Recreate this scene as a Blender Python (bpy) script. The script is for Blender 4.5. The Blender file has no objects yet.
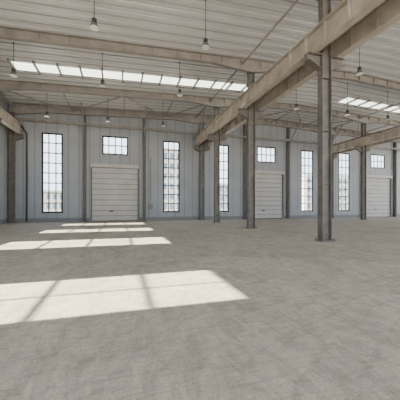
import bpy, bmesh, math, random
from mathutils import Vector, Matrix
random.seed(4)
S=bpy.context.scene

# ---------------------------------------------------------------- materials
def mat(name,c1,c2=None,scale=3,rough=.6,metal=0,bump=0,bscale=20,detail=6,spec=.4,stretch=None):
    m=bpy.data.materials.new(name); m.use_nodes=True
    n=m.node_tree.nodes; l=m.node_tree.links
    b=n['Principled BSDF']; b.inputs['Roughness'].default_value=rough
    b.inputs['Metallic'].default_value=metal
    b.inputs['Specular IOR Level'].default_value=spec
    tc=n.new('ShaderNodeTexCoord'); mp=n.new('ShaderNodeMapping')
    l.new(tc.outputs['Object'],mp.inputs[0])
    if stretch: mp.inputs['Scale'].default_value=stretch
    nz=n.new('ShaderNodeTexNoise'); nz.inputs['Scale'].default_value=scale; nz.inputs['Detail'].default_value=detail
    l.new(mp.outputs[0],nz.inputs['Vector'])
    r=n.new('ShaderNodeValToRGB'); r.color_ramp.elements[0].position=.35; r.color_ramp.elements[1].position=.65
    r.color_ramp.elements[0].color=(*c1,1); r.color_ramp.elements[1].color=(*(c2 or c1),1)
    l.new(nz.outputs['Fac'],r.inputs[0]); l.new(r.outputs[0],b.inputs['Base Color'])
    if bump:
        n2=n.new('ShaderNodeTexNoise'); n2.inputs['Scale'].default_value=bscale; n2.inputs['Detail'].default_value=5
        l.new(mp.outputs[0],n2.inputs['Vector'])
        bp=n.new('ShaderNodeBump'); bp.inputs['Strength'].default_value=bump; bp.inputs['Distance'].default_value=.03
        l.new(n2.outputs['Fac'],bp.inputs['Height']); l.new(bp.outputs[0],b.inputs['Normal'])
    return m

def panel_mat(name,c,axis,pitch,dark=.5,wdt=.02,spec=.4,rough=.5,c0=.9):
    m=mat(name,tuple(x*c0 for x in c),c,scale=.6,rough=rough,spec=spec)
    n=m.node_tree.nodes; l=m.node_tree.links; b=n['Principled BSDF']
    tc=n.new('ShaderNodeTexCoord'); sx=n.new('ShaderNodeSeparateXYZ'); l.new(tc.outputs['Object'],sx.inputs[0])
    md=n.new('ShaderNodeMath'); md.operation='PINGPONG'; md.inputs[1].default_value=pitch/2
    l.new(sx.outputs[axis],md.inputs[0])
    lt=n.new('ShaderNodeMath'); lt.operation='LESS_THAN'; lt.inputs[1].default_value=wdt
    l.new(md.outputs[0],lt.inputs[0])
    mx=n.new('ShaderNodeMix'); mx.data_type='RGBA'; mx.inputs[7].default_value=(c[0]*dark,c[1]*dark,c[2]*dark,1)
    old=b.inputs['Base Color'].links[0].from_socket
    l.new(lt.outputs[0],mx.inputs[0]); l.new(old,mx.inputs[6]); l.new(mx.outputs[2],b.inputs['Base Color'])
    return m

def floor_mat():
    m=bpy.data.materials.new('dusty_concrete'); m.use_nodes=True
    n=m.node_tree.nodes; l=m.node_tree.links; b=n['Principled BSDF']; b.inputs['Roughness'].default_value=.8
    b.inputs['Specular IOR Level'].default_value=.2
    tc=n.new('ShaderNodeTexCoord')
    def noise(s,d,dist=0,rg=.6,stretch=None,rot=.6):
        z=n.new('ShaderNodeTexNoise'); z.inputs['Scale'].default_value=s; z.inputs['Detail'].default_value=d
        z.inputs['Distortion'].default_value=dist; z.inputs['Roughness'].default_value=rg
        if stretch:
            mp=n.new('ShaderNodeMapping'); mp.inputs['Scale'].default_value=stretch
            mp.inputs['Rotation'].default_value=(0,0,rot)
            l.new(tc.outputs['Object'],mp.inputs[0]); l.new(mp.outputs[0],z.inputs['Vector'])
        else: l.new(tc.outputs['Object'],z.inputs['Vector'])
        return z
    a=noise(.45,8,1.2,.65); f=noise(4,11,1.3,.75,(1,.4,1)); g=noise(40,5)
    sc=noise(2.2,9,3.2,.7,(.35,2.4,1),-.5)
    r=n.new('ShaderNodeValToRGB'); e=r.color_ramp.elements
    e[0].position=.33; e[0].color=(.375,.332,.278,1); e[1].position=.7; e[1].color=(.50,.447,.38,1)
    l.new(a.outputs['Fac'],r.inputs[0])
    def mul(prev,fac,lo,hi,p0,p1,amt):
        q=n.new('ShaderNodeValToRGB'); e=q.color_ramp.elements
        e[0].position=p0; e[0].color=(lo,lo,lo,1); e[1].position=p1; e[1].color=(hi,hi,hi,1)
        l.new(fac,q.inputs[0]); x=n.new('ShaderNodeMix'); x.data_type='RGBA'; x.blend_type='MULTIPLY'; x.inputs[0].default_value=amt
        l.new(prev,x.inputs[6]); l.new(q.outputs[0],x.inputs[7]); return x.outputs[2]
    c=mul(r.outputs[0],f.outputs['Fac'],.62,1.10,.38,.60,.65)
    c=mul(c,g.outputs['Fac'],.65,1.12,.35,.6,.55)
    c=mul(c,sc.outputs['Fac'],.68,1.04,.40,.52,.5)
    w=n.new('ShaderNodeTexWave'); w.wave_type='RINGS'; w.rings_direction='Z'; w.inputs['Scale'].default_value=.75
    w.inputs['Distortion'].default_value=9; w.inputs['Detail'].default_value=4; w.inputs['Detail Scale'].default_value=.5
    mpw=n.new('ShaderNodeMapping'); mpw.inputs['Location'].default_value=(-6,3,0)
    l.new(tc.outputs['Object'],mpw.inputs[0]); l.new(mpw.outputs[0],w.inputs['Vector'])
    c=mul(c,w.outputs['Fac'],.80,1,0,.08,.4)
    l.new(c,b.inputs['Base Color'])
    ad=n.new('ShaderNodeMath'); ad.operation='ADD'; l.new(f.outputs['Fac'],ad.inputs[0]); l.new(g.outputs['Fac'],ad.inputs[1])
    bp=n.new('ShaderNodeBump'); bp.inputs['Strength'].default_value=.4; bp.inputs['Distance'].default_value=.02
    l.new(ad.outputs[0],bp.inputs['Height']); l.new(bp.outputs[0],b.inputs['Normal'])
    return m

M={}
M['floor']=floor_mat()
M['wallb']=panel_mat('wall_panel_x',(.285,.30,.32),0,1.0,.5,.03)
M['walll']=panel_mat('wall_panel_y',(.31,.325,.34),1,1.0,.5,.03)
M['roof']=panel_mat('roof_sheet',(.55,.56,.575),1,.8,.5,.03,spec=.6,rough=.35)
M['steel']=mat('dusty_steel_paint',(.105,.094,.085),(.16,.146,.132),scale=2.2,rough=.6,bump=.1)
M['crane']=mat('crane_beam_paint',(.33,.297,.255),(.43,.39,.34),scale=1.6,rough=.5,bump=.1)
M['girder']=mat('girder_paint',(.205,.19,.178),(.27,.252,.236),scale=1.6,rough=.6)
M['black']=mat('black_frame',(.012,.013,.015),rough=.4,spec=.2)
M['door']=mat('door_panel',(.37,.355,.34),(.43,.41,.395),scale=.8,rough=.5)
M['doorgap']=mat('door_seam',(.10,.095,.09))
M['lampm']=mat('lamp_metal',(.16,.16,.16),rough=.4,metal=.3)
M['lampg']=mat('lamp_lens',(.85,.85,.82),rough=.2)
M['cable']=mat('cable',(.04,.04,.04))
M['rail']=mat('rail_steel',(.12,.10,.09),rough=.5,metal=.5)
M['ground']=mat('yard_ground',(.45,.42,.37),(.53,.49,.43),scale=.2,rough=.9)
M['bld']=mat('building_render',(.42,.40,.38),(.48,.46,.43),scale=.1)
M['bldw']=mat('building_glass',(.12,.15,.20),rough=.3)
M['box']=mat('cabinet_grey',(.17,.175,.18))
def glass():
    m=bpy.data.materials.new('window_glass'); m.use_nodes=True; n=m.node_tree.nodes; l=m.node_tree.links
    n.remove(n['Principled BSDF']); o=n['Material Output']
    t=n.new('ShaderNodeBsdfTransparent'); t.inputs[0].default_value=(.95,.98,1,1)
    g=n.new('ShaderNodeBsdfGlossy'); g.inputs['Roughness'].default_value=.05
    x=n.new('ShaderNodeMixShader'); x.inputs[0].default_value=.04
    l.new(t.outputs[0],x.inputs[1]); l.new(g.outputs[0],x.inputs[2]); l.new(x.outputs[0],o.inputs[0]); return m
M['glass']=glass()
def sky_panel():
    m=bpy.data.materials.new('skylight_frp'); m.use_nodes=True; n=m.node_tree.nodes; l=m.node_tree.links
    n.remove(n['Principled BSDF']); o=n['Material Output']
    t=n.new('ShaderNodeBsdfTranslucent'); t.inputs[0].default_value=(.34,.38,.36,1)
    l.new(t.outputs[0],o.inputs[0]); return m
M['sky']=sky_panel()

# ---------------------------------------------------------------- mesh helper
class B:
    def __init__(s,*mats): s.bm=bmesh.new(); s.mats=mats
    def box(s,x0,x1,y0,y1,z0,z1,m=0):
        v=[s.bm.verts.new((x,y,z)) for x in (x0,x1) for y in (y0,y1) for z in (z0,z1)]
        for f in ((0,1,3,2),(4,6,7,5),(0,4,5,1),(2,3,7,6),(0,2,6,4),(1,5,7,3)):
            s.bm.faces.new([v[i] for i in f]).material_index=m
        return v
    def skew(s,x0,x1,y0,y1,za0,za1,zb0,zb1,m=0):
        v=[s.bm.verts.new(p) for p in ((x0,y0,za0),(x0,y0,za1),(x0,y1,za0),(x0,y1,za1),(x1,y0,zb0),(x1,y0,zb1),(x1,y1,zb0),(x1,y1,zb1))]
        for f in ((0,1,3,2),(4,6,7,5),(0,4,5,1),(2,3,7,6),(0,2,6,4),(1,5,7,3)):
            s.bm.faces.new([v[i] for i in f]).material_index=m
    def rod(s,p,q,r,m=0,n=8,r2=None):
        p=Vector(p);q=Vector(q);d=(q-p); r2=r if r2 is None else r2
        rot=d.to_track_quat('Z','Y').to_matrix()
        a=[];b=[]
        for i in range(n):
            t=2*math.pi*i/n; c=Vector((math.cos(t),math.sin(t),0))
            a.append(s.bm.verts.new(p+rot@(c*r))); b.append(s.bm.verts.new(q+rot@(c*r2)))
        for i in range(n):
            j=(i+1)%n; s.bm.faces.new((a[i],a[j],b[j],b[i])).material_index=m
        s.bm.faces.new(a[::-1]).material_index=m; s.bm.faces.new(b).material_index=m
    def done(s,name,loc=(0,0,0)):
        bmesh.ops.recalc_face_normals(s.bm,faces=s.bm.faces)
        bmesh.ops.translate(s.bm,verts=s.bm.verts,vec=-Vector(loc))
        me=bpy.data.meshes.new(name); s.bm.to_mesh(me); s.bm.free()
        for k in s.mats: me.materials.append(M[k])
        o=bpy.data.objects.new(name,me); o.location=loc; S.collection.objects.link(o); return o

# ---------------------------------------------------------------- dimensions
XL=-10.2; XR=46.0; YB=30.0; YF=-8.0
XC=[9.0,27.0]; FR=[-4.3,3.0,10.3,17.6,24.7]
def zr(x): return 11.4+.035*(x-XL) if x<=18 else 11.4+.035*(18-XL)-.035*(x-18)
bays=[-6.45+5.98*k for k in range(9)]
kinds=['w','d','w','w','d','w','w','d','w']

b=B('floor'); b.box(XL-.2,XR,YF,YB+.2,-.2,0); b.done('floor')
b=B('ground'); b.box(-150,200,-150,200,-.5,-.22); b.done('yard_ground')

def wall(name,mk,axis,a0,a1,t0,t1,ztop,openings):
    b=B(mk)
    def bx(p0,p1,z0,z1):
        if p1-p0<1e-4 or z1-z0<1e-4: return
        if axis=='x': b.box(p0,p1,t0,t1,z0,z1)
        else: b.box(t0,t1,p0,p1,z0,z1)
    pts=sorted(set([a0,a1]+[p for o in openings for p in o[:2]]))
    for p0,p1 in zip(pts[:-1],pts[1:]):
        zs=sorted((o[2],o[3]) for o in openings if o[0]<=p0+1e-6 and o[1]>=p1-1e-6)
        z=0
        for s0,s1 in zs: bx(p0,p1,z,s0); z=s1
        bx(p0,p1,z,ztop)
    return b.done(name)
ops=[]
for c,k in zip(bays,kinds):
    if k=='w': ops.append((c-.95,c+.95,.9,8.85))
    else:
        ops.append((c-2.3,c+2.3,0,5.6)); ops.append((c-1.3,c+1.3,7.0,8.95))
wall('wall_back','wallb','x',XL-.2,XR,YB,YB+.2,12.2,ops)
LW=[(-2.9,-.6),(4.22,6.5),(11.5,13.95),(18.0,20.1),(24.2,26.5)]
LS=3.9
wall('wall_left','walll','y',YF,YB,XL-.2,XL,11.55,[(p,q,LS,8.85) for p,q in LW])

wn=[0]
def window(axis,p0,p1,t,z0,z1,nc,nr,fw=.09,mw=.05,hw=None):
    hw=hw or mw
    wn[0]+=1; b=B('black','glass')
    def bx(a,c,z,w,m=0,th=.05):
        if axis=='x': b.box(a,c,t-th,t+th,z,w,m)
        else: b.box(t-th,t+th,a,c,z,w,m)
    bx(p0,p0+fw,z0,z1); bx(p1-fw,p1,z0,z1); bx(p0+fw,p1-fw,z0,z0+fw); bx(p0+fw,p1-fw,z1-fw,z1)
    for i in range(1,nc):
        c=p0+(p1-p0)*i/nc; bx(c-mw/2,c+mw/2,z0+fw,z1-fw,0,.03)
    for i in range(1,nr):
        c=z0+(z1-z0)*i/nr; bx(p0+fw,p1-fw,c-hw/2,c+hw/2,0,.03)
    bx(p0+fw,p1-fw,z0+fw,z1-fw,1,.006)
    return b.done('window_%d'%wn[0])
for c,k in zip(bays,kinds):
    if k=='w': window('x',c-.95,c+.95,YB+.05,.9,8.85,3,8,.15,.10)
    else: window('x',c-1.3,c+1.3,YB+.05,7.0,8.95,4,2,.14,.10)
for p,q in LW: window('y',p,q,XL-.1,LS,8.85,2,4,.07,.06,.06)

dn=0
for c,k in zip(bays,kinds):
    if k!='d': continue
    dn+=1; b=B('door','doorgap','steel','black')
    n=10; h=5.6/n
    for i in range(n):
        b.box(c-2.3,c+2.3,YB+.05,YB+.11,i*h+.025,(i+1)*h-.025)
        b.box(c-2.3,c+2.3,YB+.07,YB+.10,(i+1)*h-.025,(i+1)*h+.025 if i<n-1 else 5.6,1)
        for sg in (.33,.66):
            b.box(c-2.25,c+2.25,YB+.035,YB+.05,i*h+h*sg-.03,i*h+h*sg+.03)
    b.box(c-2.42,c-2.3,YB-.1,YB+.0,0,5.75,2); b.box(c+2.3,c+2.42,YB-.1,YB+.0,0,5.75,2)
    b.box(c-2.42,c+2.42,YB-.3,YB+.0,5.6,5.95,0)
    b.box(c-.6,c-.2,YB+.02,YB+.035,1.0,1.12,3)
    b.box(c-2.3,c+2.3,YB+.04,YB+.06,0,.07,3)
    b.done('door_%d'%dn)

b=B('box'); cur=XL
for c,k in zip(bays,kinds):
    if k=='d': b.box(cur,c-2.43,YB-.03,YB,0,.4); cur=c+2.43
b.box(cur,XR,YB-.03,YB,0,.4); b.done('baseboard_back')
b=B('box'); b.box(XL,XL+.03,YF,YB-.03,0,.4); b.done('baseboard_left')

# ---- ceiling
b=B('roof','sky')
xs=[XL-.2,-7.2,15.0,18.0,21.5,XR]; prof=[]
y=YF
while y<YB+.2:
    prof+= [(y,0),(y+.24,0),(y+.27,.06),(y+.36,.06)]; y+=.40
prof=[p for p in prof if p[0]<=YB+.2]; prof.append((YB+.2,0))
grid=[[b.bm.verts.new((x,p[0],zr(x)+p[1])) for p in prof] for x in xs]
for i in range(len(xs)-1):
    for j in range(len(prof)-1):
        f=b.bm.faces.new((grid[i][j],grid[i][j+1],grid[i+1][j+1],grid[i+1][j]))
        if 21.2<=prof[j][0]<=22.5 and i in (1,4): f.material_index=1
b.done('ceiling')
b=B('girder')
x=-7.2
while x<40:
    if not(15.2<x<21.4): b.box(x-.06,x+.06,21.0,22.9,zr(x)-.16,zr(x)-.004)
    x+=1.48
b.done('skylight_bar_set')

def girder(Y,name='roof_girder',dep=.55):
    b=B('girder')
    supp=[XL+.35]+XC+[44.5]
    xs=[XL+.1]
    for s in supp:
        for o in (-3.0,0,3.0):
            if XL+.1<s+o<XR: xs.append(s+o)
    xs+=[18.0,XR-.1]; xs=sorted(set(xs))
    def dz(x):
        d=min(abs(x-s) for s in supp); return dep+max(0,(3.0-d)/3.0)*.35
    for x0,x1 in zip(xs[:-1],xs[1:]):
        t0,t1=zr(x0)-.01,zr(x1)-.01; b0,b1=t0-dz(x0),t1-dz(x1)
        b.skew(x0,x1,Y-.15,Y+.15,t0-.03,t0,t1-.03,t1)
        b.skew(x0,x1,Y-.012,Y+.012,b0+.03,t0-.03,b1+.03,t1-.03)
        b.skew(x0,x1,Y-.15,Y+.15,b0,b0+.03,b1,b1+.03)
        n=max(1,int((x1-x0)/1.5))
        for i in range(n):
            x=x0+(i+.5)*(x1-x0)/n; t=zr(x)-.04; bb=t-.4
            b.box(x-.01,x+.01,Y-.13,Y+.13,bb,t)
    return b.done(name)
for Y in FR: girder(Y)
girder(YB-.2,'roof_girder',.75)

def hcol(b,x,y,z0,z1,dx,dy,t=.025,m=0):
    b.box(x-dx/2,x-dx/2+t,y-dy/2,y+dy/2,z0,z1,m); b.box(x+dx/2-t,x+dx/2,y-dy/2,y+dy/2,z0,z1,m)
    b.box(x-dx/2+t,x+dx/2-t,y-t/2,y+t/2,z0,z1,m)
CZ=8.45; CD=.9
def column(x,y,sides):
    b=B('steel','rail')
    top=zr(x)-.95
    hcol(b,x,y,.04,CZ+.05,.50,.32)
    hcol(b,x,y,CZ+.05,top,.42,.32)
    b.box(x-.36,x+.36,y-.28,y+.28,0,.04)
    for sx in(-.3,.3):
        for sy in(-.22,.22): b.rod((x+sx,y+sy,.04),(x+sx,y+sy,.10),.025,1,6)
    for z in (.3,2.6,5.0,7.4):
        b.box(x-.22,x+.22,y-.14,y-.0125,z,z+.02); b.box(x-.22,x+.22,y+.0125,y+.14,z,z+.02)
    b.box(x-.3,x+.3,y-.2,y+.2,top-.03,top)
    for s in sides:
        a,c=(x+s*.25,x+s*.98)
        x0,x1=min(a,c),max(a,c)
        b.box(x0,x1,y-.18,y+.18,CZ-.04,CZ-.002)
        if s>0: b.skew(x0,x1,y-.015,y+.015,CZ-.62,CZ-.04,CZ-.3,CZ-.04); b.skew(x0,x1,y-.17,y+.17,CZ-.65,CZ-.62,CZ-.33,CZ-.3)
        else: b.skew(x0,x1,y-.015,y+.015,CZ-.3,CZ-.04,CZ-.62,CZ-.04); b.skew(x0,x1,y-.17,y+.17,CZ-.33,CZ-.3,CZ-.65,CZ-.62)
    return b.done('steel_column',(x,y,0))
for x in XC:
    for y in FR+[YB-.3]: column(x,y,(-1,1))
for y in FR+[YB-.3]:
    column(XL+.35,y,(1,))
for k in range(9):
    x=bays[k]+2.99
    if min(abs(x-c) for c in XC)<1: continue
    b=B('steel'); hcol(b,x,YB-.17,.03,zr(x)-.8,.3,.28,.02); b.box(x-.22,x+.22,YB-.34,YB-.01,0,.03); b.done('gable_post',(x,YB-.17,0))

def crane(x):
    b=B('crane','rail'); y0,y1=YF+1,YB-.05; w=.36
    b.box(x-w/2,x+w/2,y0,y1,CZ,CZ+.035)
    b.box(x-w/2-.05,x+w/2+.05,y0,y1,CZ+CD-.035,CZ+CD)
    b.box(x-.015,x+.015,y0,y1,CZ+.035,CZ+CD-.035)
    y=y0+.5
    while y<y1:
        b.box(x-w/2+.02,x-.015,y-.01,y+.01,CZ+.035,CZ+CD-.035)
        b.box(x+.015,x+w/2-.02,y-.01,y+.01,CZ+.035,CZ+CD-.035); y+=1.22
    b.box(x-.06,x+.06,y0,y1,CZ+CD,CZ+CD+.03,1); b.box(x-.025,x+.025,y0,y1,CZ+CD+.03,CZ+CD+.1,1); b.box(x-.045,x+.045,y0,y1,CZ+CD+.1,CZ+CD+.14,1)
    b.done('crane_runway_beam')
for x in XC: crane(x-.7); crane(x+.7)
crane(XL+1.05)

# ---- bracing
b=B('girder')
for x in (8.3,26.4): b.rod((x,YF+.5,zr(x)-.42),(x,YB-.1,zr(x)-.42),.06)
tx=[-9.6,-4.6,.4,4.8,8.3,13.5,18,22.5,26.4,31.5,36,41]
ya,yb=FR[4],YB-.2
for i,x in enumerate(tx):
    b.rod((x,ya,zr(x)-.42),(x,yb,zr(x)-.42),.05)
    if i<len(tx)-1:
        x2=tx[i+1]
        if i%2==0: b.rod((x,ya,zr(x)-.5),(x2,yb,zr(x2)-.5),.055)
        else: b.rod((x,yb,zr(x)-.5),(x2,ya,zr(x2)-.5),.055)
for x in [p+2.99 for p in bays[:-1]]:
    b.rod((x,YB-.35,9.2),(x,FR[4]+2.5,zr(x)-.45),.06)
b.box(XL+.8,XR-.2,YB-.5,YB-.36,9.75,10.0)
b.done('roof_bracing')

def lamp(x,y,z=9.5):
    b=B('lampm','lampg','cable'); top=zr(x)
    b.rod((x,y,z+.42),(x,y,top-.02),.018,2,6)
    b.rod((x,y,top-.06),(x,y,top-.005),.06,0,10)
    b.rod((x,y,z+.22),(x,y,z+.42),.11,2,14)
    b.rod((x,y,z+.03),(x,y,z+.22),.22,0,18,.12)
    b.rod((x,y,z),(x,y,z+.03),.20,1,18)
    b.done('high_bay_lamp',(x,y,z))
for y in (12.9,19.0,26.8):
    for x in (-6.2,-1.1,4.1,13.8,19.0,23.6,31.5,37):
        if y>20 and x>5: continue
        lamp(x,y)

b=B('cable'); x=-8.65
b.rod((x,YB-.12,0.05),(x,YB-.12,8.6),.08); b.rod((x,YB-.12,8.6),(x-.7,YB-.12,9.7),.08)
for z in (1.5,4,6.5): b.box(x-.09,x+.09,YB-.13,YB,z,z+.06)
b.done('wall_downpipe')
b=B('box','black'); x=3.2;z=1.2; b.box(x-.22,x+.22,YB-.2,YB-.005,z,z+.6); b.box(x-.19,x+.19,YB-.215,YB-.2,z+.03,z+.57); b.box(x+.12,x+.15,YB-.23,YB-.215,z+.25,z+.35,1)
b.rod((x,YB-.06,z+.6),(x,YB-.06,6.8),.02,1,6); b.done('electrical_cabinet')

def building(x,y,w,d,h,fl,nw):
    b=B('bld','bldw'); b.box(x,x+w,y,y+d,-.22,h)
    b.box(x-.3,x+w+.3,y-.3,y+d+.3,h,h+.6)
    for i in range(fl):
        for j in range(nw):
            cx=x+w*(j+.5)/nw; cz=h*(i+.5)/fl
            b.box(cx-w/nw*.3,cx+w/nw*.3,y-.05,y,cz-h/fl*.28,cz+h/fl*.28,1)
    b.done('apartment_building')
building(9,75,10,12,17,6,5)
building(27,90,20,12,9,3,9)
building(-28,95,13,12,6,2,7)
building(62,80,26,12,12,4,10)

# ---------------------------------------------------------------- light
w=bpy.data.worlds.new('sky'); S.world=w; w.use_nodes=True
n=w.node_tree.nodes; l=w.node_tree.links; bg=n['Background']
tc=n.new('ShaderNodeTexCoord'); sp=n.new('ShaderNodeSeparateXYZ'); l.new(tc.outputs['Generated'],sp.inputs[0])
r=n.new('ShaderNodeValToRGB'); r.color_ramp.elements[0].position=0; r.color_ramp.elements[0].color=(.86,.93,1,1)
r.color_ramp.elements[1].position=.5; r.color_ramp.elements[1].color=(.78,.88,1,1)
l.new(sp.outputs[2],r.inputs[0]); l.new(r.outputs[0],bg.inputs[0]); bg.inputs[1].default_value=4.8
sd=bpy.data.lights.new('sun','SUN'); sd.energy=54; sd.angle=.009; sd.color=(1,.86,.66)
so=bpy.data.objects.new('sun',sd); S.collection.objects.link(so); so.location=(-40,10,40)
so.rotation_euler=Vector((1,0.0,-.706)).to_track_quat('-Z','Y').to_euler()

cd=bpy.data.cameras.new('camera'); cd.sensor_width=36; cd.lens=271/400*36; cd.shift_y=.015; cd.clip_end=500
co=bpy.data.objects.new('camera',cd); S.collection.objects.link(co); co.location=(0,0,1.6)
co.rotation_euler=(math.radians(90),0,math.radians(-16.45)); S.camera=co
